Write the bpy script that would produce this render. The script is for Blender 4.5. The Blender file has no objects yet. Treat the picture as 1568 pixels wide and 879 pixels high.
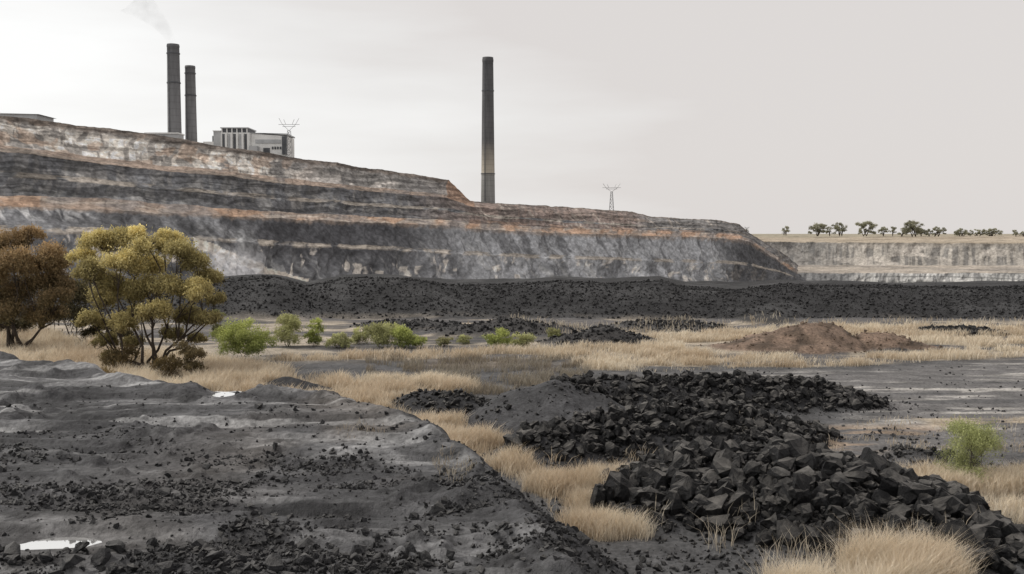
import bpy, bmesh, math, random
import numpy as np
from mathutils import Vector
rng=np.random.default_rng(7); random.seed(7)
scene=bpy.context.scene
# ------------------------------------------------------------------ camera
F=1568*35/36; CX=784.; CY=439.5; HOR=358.; H=6.0
TH=math.atan((CY-HOR)/F); ct,st=math.cos(TH),math.sin(TH)
cam_d=bpy.data.cameras.new("camera"); cam=bpy.data.objects.new("camera",cam_d)
scene.collection.objects.link(cam); scene.camera=cam
cam.location=(0,0,H); cam.rotation_euler=(math.pi/2-TH,0,0)
cam_d.lens=35; cam_d.sensor_width=36; cam_d.clip_end=30000; cam_d.clip_start=.1
scene.view_settings.view_transform='Standard'; scene.view_settings.look='None'
scene.view_settings.exposure=0; scene.view_settings.gamma=1
# pixel helper: image column/row + chosen distance -> world point
def P(u,v,d):
    u=np.asarray(u,float); v=np.asarray(v,float); d=np.asarray(d,float)
    r=(u-CX)/F; up=(CY-v)/F; y=ct+st*up; z=-st+ct*up
    return np.stack(np.broadcast_arrays(r*d/y,d,H+z*d/y),-1)
def G(u,v,z0=0.):
    u=np.asarray(u,float); v=np.asarray(v,float)
    r=(u-CX)/F; up=(CY-v)/F; y=ct+st*up; z=-st+ct*up
    t=(z0-H)/z
    return r*t,y*t
# ------------------------------------------------------------------ noise
TAB=rng.random((256,256))
def vn(x,y,seed=0):
    x=x+seed*17.37; y=y+seed*9.71
    ix=np.floor(x).astype(np.int64); iy=np.floor(y).astype(np.int64)
    fx=x-ix; fy=y-iy; fx=fx*fx*(3-2*fx); fy=fy*fy*(3-2*fy)
    a=TAB[iy&255,ix&255]; b=TAB[iy&255,(ix+1)&255]; c=TAB[(iy+1)&255,ix&255]; d=TAB[(iy+1)&255,(ix+1)&255]
    return (a*(1-fx)+b*fx)*(1-fy)+(c*(1-fx)+d*fx)*fy
def fbm(x,y,o=4,seed=0):
    s=0;a=1;t=0
    for i in range(o):
        s=s+a*vn(x*2**i,y*2**i,seed+i*3); t+=a; a*=.5
    return s/t
def ss(a,b,x):
    t=np.clip((x-a)/(b-a),0,1); return t*t*(3-2*t)
def mixc(c,col,m):
    return c*(1-m[:,None])+np.asarray(col)*m[:,None]
# ------------------------------------------------------------------ mesh helpers
def np_mesh(name,V,Fc,mats,col=None,smooth=False,mi=None,link=True):
    V=np.ascontiguousarray(V,dtype=np.float32)
    if not isinstance(Fc,(list,tuple)): Fc=[Fc]
    me=bpy.data.meshes.new(name)
    nl=sum(f.size for f in Fc); nf=sum(len(f) for f in Fc)
    me.vertices.add(len(V)); me.vertices.foreach_set("co",V.ravel())
    me.loops.add(nl); me.loops.foreach_set("vertex_index",np.concatenate([f.ravel() for f in Fc]).astype(np.int32))
    me.polygons.add(nf)
    tot=np.concatenate([np.full(len(f),f.shape[1]) for f in Fc]).astype(np.int32)
    start=np.concatenate([[0],np.cumsum(tot)[:-1]]).astype(np.int32)
    me.polygons.foreach_set("loop_start",start); me.polygons.foreach_set("loop_total",tot)
    me.polygons.foreach_set("use_smooth",np.full(nf,smooth))
    for m in (mats if isinstance(mats,(list,tuple)) else [mats]): me.materials.append(m)
    if mi is not None: me.polygons.foreach_set("material_index",np.asarray(mi,dtype=np.int32))
    me.update(calc_edges=True)
    if col is not None:
        a=me.attributes.new("Col",'FLOAT_COLOR','POINT')
        c=np.ones((len(V),4),np.float32); c[:,:3]=col; a.data.foreach_set("color",c.ravel())
    ob=bpy.data.objects.new(name,me)
    if link: scene.collection.objects.link(ob)
    return ob
def grid_faces(nr,nc):
    i=np.arange(nr-1)[:,None]*nc+np.arange(nc-1)[None,:]
    i=i.ravel(); return np.stack([i,i+1,i+nc+1,i+nc],1)
# ------------------------------------------------------------------ materials
def new_mat(name):
    m=bpy.data.materials.new(name); m.use_nodes=True; nt=m.node_tree; nt.nodes.clear()
    o=nt.nodes.new("ShaderNodeOutputMaterial"); b=nt.nodes.new("ShaderNodeBsdfPrincipled")
    nt.links.new(b.outputs[0],o.inputs[0]); return m,nt,b,o
def noise(nt,vec,scale,detail=4,rough=.6):
    n=nt.nodes.new("ShaderNodeTexNoise"); n.inputs["Scale"].default_value=scale
    n.inputs["Detail"].default_value=detail; n.inputs["Roughness"].default_value=rough
    nt.links.new(vec,n.inputs["Vector"]); return n.outputs[0]
def ramp(nt,f,a,b,c0,c1):
    r=nt.nodes.new("ShaderNodeValToRGB"); e=r.color_ramp.elements
    e[0].position=a; e[1].position=b
    e[0].color=(*([c0]*3 if np.isscalar(c0) else c0),1); e[1].color=(*([c1]*3 if np.isscalar(c1) else c1),1)
    nt.links.new(f,r.inputs[0]); return r.outputs[0]
def mul(nt,a,b,mode='MULTIPLY',fac=1.):
    m=nt.nodes.new("ShaderNodeMix"); m.data_type='RGBA'; m.blend_type=mode
    m.inputs[0].default_value=fac; nt.links.new(a,m.inputs[6]); nt.links.new(b,m.inputs[7]); return m.outputs[2]
def bump(nt,hs,bsdf):
    prev=None
    for (h,st_,di) in hs:
        b=nt.nodes.new("ShaderNodeBump"); b.inputs["Strength"].default_value=st_; b.inputs["Distance"].default_value=di
        nt.links.new(h,b.inputs["Height"])
        if prev: nt.links.new(prev,b.inputs["Normal"])
        prev=b.outputs[0]
    nt.links.new(prev,bsdf.inputs["Normal"])
def attr_mat(name,scales,lo,hi,bumps,rough=.9,spec=.2):
    m,nt,b,o=new_mat(name)
    g=nt.nodes.new("ShaderNodeNewGeometry").outputs["Position"]
    a=nt.nodes.new("ShaderNodeAttribute"); a.attribute_name="Col"; c=a.outputs["Color"]
    for s in scales: c=mul(nt,c,ramp(nt,noise(nt,g,s),.3,.7,lo,hi))
    nt.links.new(c,b.inputs["Base Color"]); b.inputs["Roughness"].default_value=rough
    b.inputs["Specular IOR Level"].default_value=spec
    bump(nt,[(noise(nt,g,s,5,.65),k,d) for (s,k,d) in bumps],b); return m
M_ground=attr_mat("ground_coal_soil",[.9,9.],.6,1.45,[(2.5,.8,.16),(22.,.9,.035)],.8,.35)
M_wall=attr_mat("pit_wall_rock",[.08,.5],.68,1.35,[(.35,.7,1.3)],.95,.1)
M_plain=attr_mat("plain_soil",[.02,.2],.8,1.2,[(.2,.2,.3)],.95,.1)
def coal_mat(name,base,dust):
    m,nt,b,o=new_mat(name); geo=nt.nodes.new("ShaderNodeNewGeometry"); g=geo.outputs["Position"]
    sep=nt.nodes.new("ShaderNodeSeparateXYZ"); nt.links.new(geo.outputs["Normal"],sep.inputs[0])
    n=noise(nt,g,3.,4)
    ma=nt.nodes.new("ShaderNodeMath"); ma.operation='MULTIPLY'; nt.links.new(sep.outputs[2],ma.inputs[0]); nt.links.new(n,ma.inputs[1])
    f=ramp(nt,ma.outputs[0],.22,.55,0.,1.)
    mx=nt.nodes.new("ShaderNodeMix"); mx.data_type='RGBA'; nt.links.new(f,mx.inputs[0])
    mx.inputs[6].default_value=(*base,1); mx.inputs[7].default_value=(*dust,1)
    c=mul(nt,mx.outputs[2],ramp(nt,noise(nt,g,1.2,3),.3,.7,.5,1.5))
    nt.links.new(c,b.inputs["Base Color"]); b.inputs["Roughness"].default_value=.62; b.inputs["Specular IOR Level"].default_value=.35
    bump(nt,[(noise(nt,g,9.,5,.7),1.,.10)],b); return m
M_coal=coal_mat("coal_lump",(.010,.010,.011),(.12,.113,.104))
M_bankcoal=coal_mat("coal_bank_lump",(.010,.010,.011),(.045,.044,.043))
M_clod=coal_mat("coal_clod",(.024,.024,.026),(.105,.102,.098))
def leaf_mat(name,tr=.35):
    m,nt,b,o=new_mat(name)
    a=nt.nodes.new("ShaderNodeAttribute"); a.attribute_name="Col"
    nt.links.new(a.outputs["Color"],b.inputs["Base Color"]); b.inputs["Roughness"].default_value=.7; b.inputs["Specular IOR Level"].default_value=.2
    t=nt.nodes.new("ShaderNodeBsdfTranslucent"); nt.links.new(a.outputs["Color"],t.inputs[0])
    mx=nt.nodes.new("ShaderNodeMixShader"); mx.inputs[0].default_value=tr
    nt.links.new(b.outputs[0],mx.inputs[1]); nt.links.new(t.outputs[0],mx.inputs[2]); nt.links.new(mx.outputs[0],o.inputs[0]); return m
M_leaf=leaf_mat("leaf_foliage"); M_grass=leaf_mat("dry_grass",.3)
def simple_mat(name,col,rough=.8,nscale=1.,var=.25,metal=0,bd=.05):
    m,nt,b,o=new_mat(name); g=nt.nodes.new("ShaderNodeNewGeometry").outputs["Position"]
    rgb=nt.nodes.new("ShaderNodeRGB"); rgb.outputs[0].default_value=(*col,1)
    n=noise(nt,g,nscale)
    c=mul(nt,rgb.outputs[0],ramp(nt,n,.3,.7,1-var,1+var))
    nt.links.new(c,b.inputs["Base Color"]); b.inputs["Roughness"].default_value=rough; b.inputs["Metallic"].default_value=metal
    bump(nt,[(noise(nt,g,nscale*4),.3,bd)],b); return m
M_bark=simple_mat("bark",(.055,.042,.032),.9,6.,.4)
M_conc=simple_mat("painted_concrete",(.78,.78,.76),.7,.3,.1)
M_conc2=simple_mat("grey_cladding",(.46,.47,.475),.7,.3,.15)
M_dark=simple_mat("dark_louvres",(.085,.09,.098),.6,.5,.3)
M_steel=simple_mat("galvanised_steel",(.25,.255,.26),.5,1.,.2,.4)
# ------------------------------------------------------------------ world + sun
w=bpy.data.worlds.new("World"); scene.world=w; w.use_nodes=True; nt=w.node_tree; nt.nodes.clear()
SUN_EL=math.radians(42); SUN_AZ=math.radians(-82)  # azimuth from +Y, negative = left
out=nt.nodes.new("ShaderNodeOutputWorld")
sky=nt.nodes.new("ShaderNodeTexSky"); sky.sky_type='NISHITA'; sky.sun_disc=False
sky.sun_elevation=SUN_EL; sky.sun_rotation=SUN_AZ; sky.dust_density=3
b1=nt.nodes.new("ShaderNodeBackground"); b1.inputs[1].default_value=.1; nt.links.new(sky.outputs[0],b1.inputs[0])
tc=nt.nodes.new("ShaderNodeTexCoord"); sp=nt.nodes.new("ShaderNodeSeparateXYZ"); nt.links.new(tc.outputs["Generated"],sp.inputs[0])
mp=nt.nodes.new("ShaderNodeMapping"); mp.inputs["Scale"].default_value=(1.,1.,6.); nt.links.new(tc.outputs["Generated"],mp.inputs[0])
cn=noise(nt,mp.outputs[0],2.4,6,.5)
def math_n(op,a,b,clamp=False):
    m=nt.nodes.new("ShaderNodeMath"); m.operation=op; m.use_clamp=clamp
    for i,x in enumerate((a,b)):
        if isinstance(x,(int,float)): m.inputs[i].default_value=x
        else: nt.links.new(x,m.inputs[i])
    return m.outputs[0]
left=math_n('MULTIPLY',sp.outputs[0],-1.9)
f=math_n('ADD',math_n('ADD',left,.25),math_n('MULTIPLY',math_n('SUBTRACT',cn,.5),1.3))
up=math_n('ABSOLUTE',sp.outputs[2],0)
f=math_n('ADD',f,math_n('MULTIPLY',math_n('SUBTRACT',.10,up),1.8),True)
cr=nt.nodes.new("ShaderNodeValToRGB"); e=cr.color_ramp.elements
e[0].position=0; e[0].color=(.73,.695,.675,1); e[1].position=1; e[1].color=(1.0,1.0,.99,1)
e2=cr.color_ramp.elements.new(.4); e2.color=(.83,.815,.80,1)
nt.links.new(f,cr.inputs[0])
b2=nt.nodes.new("ShaderNodeBackground"); b2.inputs[1].default_value=1.03; nt.links.new(cr.outputs[0],b2.inputs[0])
ms=nt.nodes.new("ShaderNodeMixShader"); ms.inputs[0].default_value=.95
nt.links.new(b1.outputs[0],ms.inputs[1]); nt.links.new(b2.outputs[0],ms.inputs[2]); nt.links.new(ms.outputs[0],out.inputs[0])
sd=bpy.data.lights.new("sun","SUN"); so=bpy.data.objects.new("sun",sd); scene.collection.objects.link(so)
sd.energy=2.0; sd.angle=math.radians(7); sd.color=(1,.95,.88)
tosun=Vector((math.sin(SUN_AZ)*math.cos(SUN_EL),math.cos(SUN_AZ)*math.cos(SUN_EL),math.sin(SUN_EL)))
so.rotation_euler=tosun.to_track_quat('Z','Y').to_euler()
# ------------------------------------------------------------------ terrain functions
def sdpoly(x,y,poly):
    poly=np.asarray(poly); n=len(poly)
    best=np.full(x.shape,1e9); ins=np.zeros(x.shape,bool)
    for i in range(n):
        ax,ay=poly[i]; bx,by=poly[(i+1)%n]
        ex,ey=bx-ax,by-ay; L=ex*ex+ey*ey+1e-9
        t=np.clip(((x-ax)*ex+(y-ay)*ey)/L,0,1)
        best=np.minimum(best,(x-ax-t*ex)**2+(y-ay-t*ey)**2)
        c=((ay>y)!=(by>y))&(x<(bx-ax)*(y-ay)/(by-ay+1e-12)+ax)
        ins^=c
    d=np.sqrt(best); return np.where(ins,d,-d)
def poly_g(pts,z=0.): return [tuple(float(q) for q in G(u,v,z)) for u,v in pts]
PLAT=poly_g([(-700,525),(0,547),(120,566),(230,590),(340,602),(440,598),(500,606),(560,627),(640,655),(700,682),(757,716),(785,760),(822,800),(870,850),(905,900),(1000,1500),(-4000,1500)],2.0)
def seg_pile(x,y,nodes,pw=1.25,ext=0.):
    r=np.zeros(x.shape)
    for (a,b) in zip(nodes[:-1],nodes[1:]):
        ax,ay=(a[0]-CX)/F*a[1],a[1]; bx,by=(b[0]-CX)/F*b[1],b[1]
        ex,ey=bx-ax,by-ay; L=ex*ex+ey*ey+1e-9
        t=np.clip(((x-ax)*ex+(y-ay)*ey)/L,0,1)
        d=np.hypot(x-ax-t*ex,y-ay-t*ey)
        hh=a[2]+(b[2]-a[2])*t; R=a[3]+(b[3]-a[3])*t+ext
        r=np.maximum(r,hh*(1-np.clip(d/R,0,1)**pw))
    return r
PILE_A=[(845,31.5,1.4,3.1),(870,32,1.3,3.0)]
PILE_A2=[(880,33,1.1,1.9),(1050,34,1.05,1.9),(1150,34.5,.95,1.8),(1250,35,.75,1.6),(1330,35,.2,1.0)]
PILE_B=[(850,26.5,.7,1.7),(930,27.5,.9,2.0),(1080,28.5,1.15,2.2),(1150,28.6,.8,1.8),(1235,29,.35,1.2)]
PILE_C=[(1025,21.5,.65,2.0),(1100,22,1.05,2.6),(1190,21.5,1.2,2.9),(1300,20.5,1.0,2.6),(1400,19.5,.8,2.2),(1510,18.6,.35,1.5)]
DIRT=[(1135,52,.3,2.),(1190,52,.95,2.8),(1235,52,1.35,3.0),(1275,52,1.25,2.0),(1302,52,.6,1.4)]
DIRT2=[(1325,52.5,.7,1.6),(1360,52.5,.75,1.7),(1405,52,.35,1.3)]
LOWS=[[(700,60,.4,2.5),(790,61,.8,3.2),(830,61,.4,3)],[(880,54,.6,2.2),(920,54,.95,2.6),(960,55,.5,2.2)],[(1000,64,.5,3),(1060,64,.4,3)],[(600,64,.4,3),(660,63,.45,3)],[(1165,67,.6,2.),(1190,67,.5,2)],[(1440,60,.3,2),(1500,60,.3,2.5)]]
SMALL=[[(430,38,.5,1.3),(480,37,.35,1.)],[(640,34,.5,1.5),(700,33,.6,1.6),(730,33,.4,1.3)],[(1400,26.5,.2,1.),(1440,26,.2,1.)]]
BCU=[-1500,0,340,370,420,470,530,600,700,780,850,930,1010,1050,1130,1200,1300,1400,1568,3000]
BCV=[430,430,432,428,426,440,427,427,438,438,431,435,431,442,443,436,438,442,440,440]
def bank(x,y):
    u=CX+F*x/np.maximum(y,1); v=np.interp(u,BCU,BCV)
    zc=H-(v-HOR)/F*80
    xw=x+3*np.sin(x/9.)
    front=70.5+1.5*(fbm(xw/9,xw*0+3,3)-.5)*2
    k=np.clip((y-front)/(79-front),0,1)
    k=.5*k+.5*np.sqrt(k)*k**.2
    back=ss(108,90,y)
    gul=1-np.abs(2*fbm(x/2.6+.2*y,y/9,3,6)-1)
    return zc*k*back+(.22*(fbm(x/2.2,y/2.2,4,5)-.5)+.34*(fbm(x/7,y/4,3,9)-.5)-.25*(gul-.5)*(1-k))*k*(y<110)
PUD=[(G(95,832,1.98),.72,.30),(G(345,604,1.98),.35,.5)]
def height(x,y,full=False):
    z=.16*(fbm(x/9,y/9,3)-.5)+.07*(fbm(x/1.3,y/1.3,3,2)-.5)
    near=y<48
    pl=np.zeros(x.shape); sdp=np.full(x.shape,-99.)
    xn,yn=x[near],y[near]
    wx=.9*(fbm(xn/1.7,yn/1.7,4,11)-.5); wy=.9*(fbm(xn/1.7,yn/1.7,4,12)-.5)
    s=sdpoly(xn+wx,yn+wy,PLAT); k=np.clip(1+s/2.4,0,1); k2=.55*k+.45*k*k*(3-2*k)
    erode=1-np.abs(2*fbm(xn/2.2+.3*yn,yn/1.3,4,21)-1)
    p=2.0*k2+.24*(fbm(xn/3.0,yn/1.2,4,14)-.5)*ss(0,.6,k)-.24*ss(.82,1.,erode)*ss(0,.4,k)*ss(1.,.75,k)
    p+=.14*ss(.5,1.1,1-np.abs(s-.2)/1.0)
    tr=fbm(xn/6+.25*yn,yn/.8,3,23); p+=.06*(ss(.47,.5,tr)+ss(.58,.61,tr))*ss(0,1,k)
    cr_=fbm(xn/.38,yn/.38,3,31); m_=ss(.42,.7,fbm(xn/2.2,yn/1.3,3,33))
    p+=(.12*(cr_-.5)+.10*ss(.55,.8,cr_))*m_*ss(0,.4,k)+.05*(fbm(xn/.3,yn/.2,3,35)-.5)
    pl[near]=p; sdp[near]=s
    q=np.zeros(x.shape)
    wx=.5*(fbm(x/1.2,y/1.2,3,41)-.5); wy=.5*(fbm(x/1.2,y/1.2,3,42)-.5)
    for pd in [PILE_A,PILE_A2,PILE_B,PILE_C,DIRT,DIRT2]+LOWS+SMALL:
        q=np.maximum(q,seg_pile(x+wx,y+wy,pd))
    q+=ss(.05,.4,q)*.28*(fbm(x/.8,y/.8,3,44)-.5)
    z=z+pl+q
    z=z+bank(x,y)
    z=np.where(y>92,z*ss(120,92,y)-.075*np.clip(y-92,0,None),z)
    for (pc,rx,ry) in PUD:
        r=np.sqrt(((x-pc[0])/rx)**2+((y-pc[1])/ry)**2); m=ss(2.2,.8,r)
        z=z*(1-m)+(1.99+.05*(fbm(x/.5,y/.35,3,51)-.5)-.045*ss(1.3,.2,r))*m
    if full: return z,sdp,q
    return z
GR=[ # plan polygon, density, height
 (poly_g([(-400,500),(60,512),(200,540),(330,560),(430,572),(440,600),(300,625),(0,600),(-400,560)]),1.0,.7),
 (poly_g([(415,548),(650,541),(870,534),(950,524),(1010,514),(1150,506),(1200,500),(1568,500),(2000,504),(2000,540),(1568,546),(1300,560),(1000,568),(900,566),(870,550),(700,549),(430,556)]),1.,.42),
 (poly_g([(330,590),(470,585),(600,582),(720,590),(725,603),(640,606),(640,628),(700,655),(760,685),(800,706),(835,738),(935,742),(1010,748),(1010,766),(850,764),(790,745),(740,720),(680,700),(540,660),(420,630),(300,615)]),1.,.5),
 (poly_g([(868,778),(930,775),(985,790),(985,818),(930,822),(885,812)]),1.,.45),
 (poly_g([(1370,738),(1460,732),(1568,738),(1700,740),(1700,762),(1460,762),(1385,756)]),1.,.5),
 (poly_g([(1500,782),(1568,785),(1650,790),(1650,815),(1560,810)]),.6,.4),
 (poly_g([(1185,898),(1250,895),(1255,935),(1190,935)]),1.,.75),
 (poly_g([(1300,888),(1440,885),(1470,930),(1300,935)]),1.,.85),
]
def patch(x,y,i):
    if i>2: return 1.+0*x
    return ss(*((.37,.48) if i==1 else (.30,.44)),fbm(x/5+.1*y,y/1.6,4,130))
def ground_color(x,y,z,sdp,q):
    n=len(x); u=CX+F*x/np.maximum(y,1)
    c=np.tile(np.array([.08,.08,.082]),(n,1))
    st1=fbm(x/7+.2*y,y/1.1,4,61); st2=fbm(x/2.2,y/.55,4,62); lo=fbm(x/5,y/5,3,63)
    flat=ss(-1.0,1.5,sdpoly(x,y,poly_g([(950,572),(1300,566),(1568,552),(2600,540),(2600,720),(1568,720),(1250,700),(1330,620),(1100,590)])))
    c=mixc(c,(.14,.135,.133),flat)
    c=mixc(c,(.44,.42,.39),flat*ss(.52,.64,.6*st1+.4*st2)*.8)
    c=mixc(c,(.07,.07,.072),flat*ss(.54,.66,fbm(x/6,y/.9,4,77))*.6)
    tan=ss(-.5,.8,sdpoly(x,y,poly_g([(1120,650),(1440,650),(1460,695),(1300,700),(1100,690)])))
    c=mixc(c,(.28,.21,.15),tan*ss(.42,.62,st2)*.8)
    tan=ss(-.4,.4,sdpoly(x,y,poly_g([(1400,640),(1600,638),(1600,652),(1430,654)])))
    c=mixc(c,(.40,.33,.24),tan*ss(.4,.6,st2)*.8)
    br=ss(-1.,1.,sdpoly(x,y,poly_g([(560,548),(880,548),(900,600),(720,604),(560,590)])))
    c=mixc(c,(.115,.095,.075),br*ss(.35,.6,lo))
    far=ss(44,52,y)*ss(75,66,y)
    c=mixc(c,(.13,.12,.115),far*.8)
    c=mixc(c,(.42,.36,.28),far*ss(.45,.56,fbm(x/6,y/2.0,4,66))*.8)
    c=mixc(c,(.055,.055,.057),far*ss(.55,.62,fbm(x/8,y/1.5,4,69))*.8)
    pm=ss(-2.5,-1.5,sdp)
    c=mixc(c,(.064,.064,.067),pm)
    c=mixc(c,(.19,.19,.193),pm*ss(.46,.66,.55*st1+.45*st2)*.8)
    c=mixc(c,(.34,.34,.34),pm*ss(.57,.62,fbm(x/4+.25*y,y/.28,3,67))*ss(15,22,y)*.65)
    c=mixc(c,(.028,.028,.030),pm*ss(.50,.64,fbm(x/1.1,y/.8,4,68))*.8)
    c=mixc(c,(.20,.17,.14),pm*ss(.60,.72,lo)*ss(-8,0,x)*.5)
    c=mixc(c,(.035,.035,.037),pm*ss(.2,-.3,sdp)*ss(20,14,y)*.4)
    wx=1.1*(fbm(x/1.5,y/1.5,4,71)-.5)
    for i,(poly,dn,hh) in enumerate(GR):
        m=ss(-.35,.5,sdpoly(x+wx,y+wx,poly))*ss(-1.4,-2.2,sdp)
        c=mixc(c,(.36,.31,.24),m*.85*patch(x,y,i))
    m=ss(.03,.25,q)
    c=mixc(c,(.024,.024,.026),m*(y<48)); c=mixc(c,(.045,.043,.042),m*(y>=48))
    A=seg_pile(x,y,PILE_A); c=mixc(c,(.055,.055,.058),ss(.1,.4,A))
    d=np.maximum(seg_pile(x,y,DIRT),seg_pile(x,y,DIRT2))
    wn=fbm(x/.8,y/.8,3,72)
    c=mixc(c,(.19,.135,.10),ss(.01,.12,d)); c=mixc(c,(.09,.064,.046),ss(.05,.2,d)*ss(.46,.60,wn))
    bm=ss(69.5,72,y+2*(fbm(x/4,y/4,3,73)-.5)); c=mixc(c,(.021,.021,.022),bm)
    c=mixc(c,(.042,.042,.043),bm*ss(.46,.62,fbm(x/3,y/3,4,74)))
    c=mixc(c,(.14,.13,.12),ss(115,150,y))
    return c
# ------------------------------------------------------------------ ground sheet
ys=np.concatenate([np.linspace(1,11,40)[:-1],np.arange(11,42,.055),np.geomspace(42.05,112,320),np.geomspace(113,1100,60)])
t=np.linspace(-1,1,860); s=.62*t+.9*t**3
X=(s[None,:]*(ys[:,None]+4)); Y=np.repeat(ys[:,None],len(t),1)
x=X.ravel(); y=Y.ravel()
z,sdp,q=height(x,y,True)
ground=np_mesh("ground",np.stack([x,y,z],1),grid_faces(len(ys),len(t)),M_ground,ground_color(x,y,z,sdp,q),True)
m,nt,b,o=new_mat("puddle_water"); b.inputs["Base Color"].default_value=(.8,.8,.79,1); b.inputs["Roughness"].default_value=.06; b.inputs["Specular IOR Level"].default_value=1.; b.inputs["Metallic"].default_value=.75
M_water=m
for (pc,rx,ry) in PUD:
    a=np.linspace(0,2*math.pi,40,endpoint=False); k=1.25+.25*np.sin(3*a)+.15*np.sin(5*a+1)
    V=np.stack([pc[0]+rx*k*np.cos(a),pc[1]+ry*k*np.sin(a),np.full(40,1.972)],1)
    np_mesh("puddle",V,np.arange(40)[None,:],M_water)
# ------------------------------------------------------------------ rocks
def rock_variant(npts=14,bev=.05,squash=.8):
    bm=bmesh.new()
    for i in range(npts):
        v=Vector([random.gauss(0,1) for _ in range(3)]).normalized()
        mx=max(abs(c) for c in v); v=v*(1+.35*(1/mx-1))*random.uniform(.8,1.08)
        bm.verts.new((v.x,v.y*random.uniform(.85,1),v.z*squash))
    r=bmesh.ops.convex_hull(bm,input=bm.verts)
    junk=[g for g in r["geom_interior"] if isinstance(g,bmesh.types.BMVert)]
    if junk: bmesh.ops.delete(bm,geom=junk,context='VERTS')
    if bev:
        bmesh.ops.dissolve_limit(bm,angle_limit=.25,verts=bm.verts,edges=bm.edges)
        bmesh.ops.triangulate(bm,faces=bm.faces)
        bmesh.ops.subdivide_edges(bm,edges=list(bm.edges),cuts=1,use_grid_fill=True)
        for v in bm.verts: v.co+=Vector([random.gauss(0,bev) for _ in range(3)])
    bmesh.ops.triangulate(bm,faces=bm.faces)
    bm.verts.ensure_lookup_table(); bm.verts.index_update()
    V=np.array([v.co[:] for v in bm.verts]); Fc=np.array([[v.index for v in f.verts] for f in bm.faces]); bm.free()
    return V,Fc
BIG=[rock_variant(random.randint(12,22),random.uniform(.04,.065)) for _ in range(32)]
SML=[rock_variant(9,0) for _ in range(16)]
def rotmats(n):
    q=rng.normal(size=(n,4)); q/=np.linalg.norm(q,axis=1)[:,None]
    w_,x_,y_,z_=q.T
    return np.stack([1-2*(y_**2+z_**2),2*(x_*y_-z_*w_),2*(x_*z_+y_*w_),2*(x_*y_+z_*w_),1-2*(x_**2+z_**2),2*(y_*z_-x_*w_),2*(x_*z_-y_*w_),2*(y_*z_+x_*w_),1-2*(x_**2+y_**2)],1).reshape(n,3,3)
def scatter(name,pos,size,variants,mat):
    n=len(pos); R=rotmats(n); idx=rng.integers(0,len(variants),n); Vs=[];Fs=[];off=0
    an=rng.uniform(.6,1.3,(n,3))
    for k,(V,Fc) in enumerate(variants):
        sel=np.where(idx==k)[0]
        if not len(sel): continue
        W=np.einsum('nij,nvj->nvi',R[sel],V[None]*an[sel][:,None,:])*size[sel][:,None,None]+pos[sel][:,None,:]
        Vs.append(W.reshape(-1,3)); Fs.append((Fc[None]+(np.arange(len(sel))*len(V))[:,None,None]).reshape(-1,3)+off); off+=len(sel)*len(V)
    return np_mesh(name,np.concatenate(Vs),np.concatenate(Fs),mat)
def pile_points(nodes,n,spread=1.):
    k=rng.uniform(0,1,n)*(len(nodes)-1); i=np.minimum(k.astype(int),len(nodes)-2); f_=k-i; N=np.array(nodes,float)
    a=N[i]*(1-f_[:,None])+N[i+1]*f_[:,None]
    r=a[:,3]*spread*np.sqrt(rng.random(n)); th=rng.random(n)*2*np.pi
    return (a[:,0]-CX)/F*a[:,1]+r*np.cos(th), a[:,1]+r*np.sin(th)
def do_pile(name,nodes,n,smin,smax,spread,nsm,var=BIG):
    x,y=pile_points(nodes,n,spread); sz=smin+(smax-smin)*rng.random(n)**3.2
    z=height(x,y)+sz*rng.uniform(.1,.8,n)
    x2,y2=pile_points(nodes,nsm,spread*1.3); s2=rng.uniform(.2,.6,nsm)*smin; z2=height(x2,y2)+s2*.4
    return scatter(name,np.stack([np.r_[x,x2],np.r_[y,y2],np.r_[z,z2]],1),np.r_[sz,s2],var,M_coal)
do_pile("coal_rubble_pile",PILE_C,2000,.08,.36,.98,2600)
do_pile("coal_rubble_pile",PILE_B,1800,.06,.24,.95,1800)
do_pile("coal_rubble_pile",PILE_A2,2100,.06,.22,1.,1500)
do_pile("coal_rubble_pile",SMALL[1],200,.06,.15,.9,300)
do_pile("coal_rubble_pile",SMALL[2],60,.06,.14,1.,100)
do_pile("coal_rubble_pile",PILE_A,60,.04,.12,1.,400)
n=80000; u=rng.uniform(-250,1250,n); v=rng.uniform(600,960,n); x,y=G(u,v,1.9)
dm=ss(.42,.62,fbm(x/1.6,y/1.0,4,68))*(.12+.88*ss(640,760,v+60*(fbm(x/3,y/3,3,80)-.5)))+.05
keep=(rng.random(n)<dm*.8); x,y=x[keep],y[keep]
z,sdp_,q_=height(x,y,True); k=sdp_>-2.6; x,y,z=x[k],y[k],z[k]
sz=.012+.05*rng.random(len(x))**4+.012*rng.random(len(x)); big=rng.random(len(x))<.014; sz[big]*=2.2
r=np.hypot((x-PUD[0][0][0])/.72,(y-PUD[0][0][1])/.3); k=r>1.1; x,y,z,sz=x[k],y[k],z[k],sz[k]
scatter("coal_clods",np.stack([x,y,z+sz*.3],1),sz,SML,M_clod)
n=520; u=rng.uniform(-150,700,n); v=rng.uniform(845,960,n)-rng.random(n)*25*(u<150); x,y=G(u,v,2.); kk=rng.random(n)<.8*ss(800,100,u)+.15; kk&=(np.hypot((x-PUD[0][0][0])/.72,(y-PUD[0][0][1])/.3)>1.3); x,y=x[kk],y[kk]
sz=.03+.10*rng.random(len(x))**2; scatter("coal_clods",np.stack([x,y,height(x,y)+sz*.4],1),sz,BIG,M_clod)
n=18000; u=rng.uniform(700,1900,n); v=rng.uniform(560,930,n); x,y=G(u,v,0.)
keep=rng.random(n)<.06+.8*ss(.5,.7,fbm(x/2,y/1.2,3,90)); x,y=x[keep],y[keep]
sz=.015+.07*rng.random(len(x))**3; scatter("coal_clods",np.stack([x,y,height(x,y)+sz*.3],1),sz,SML,M_clod)
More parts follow.
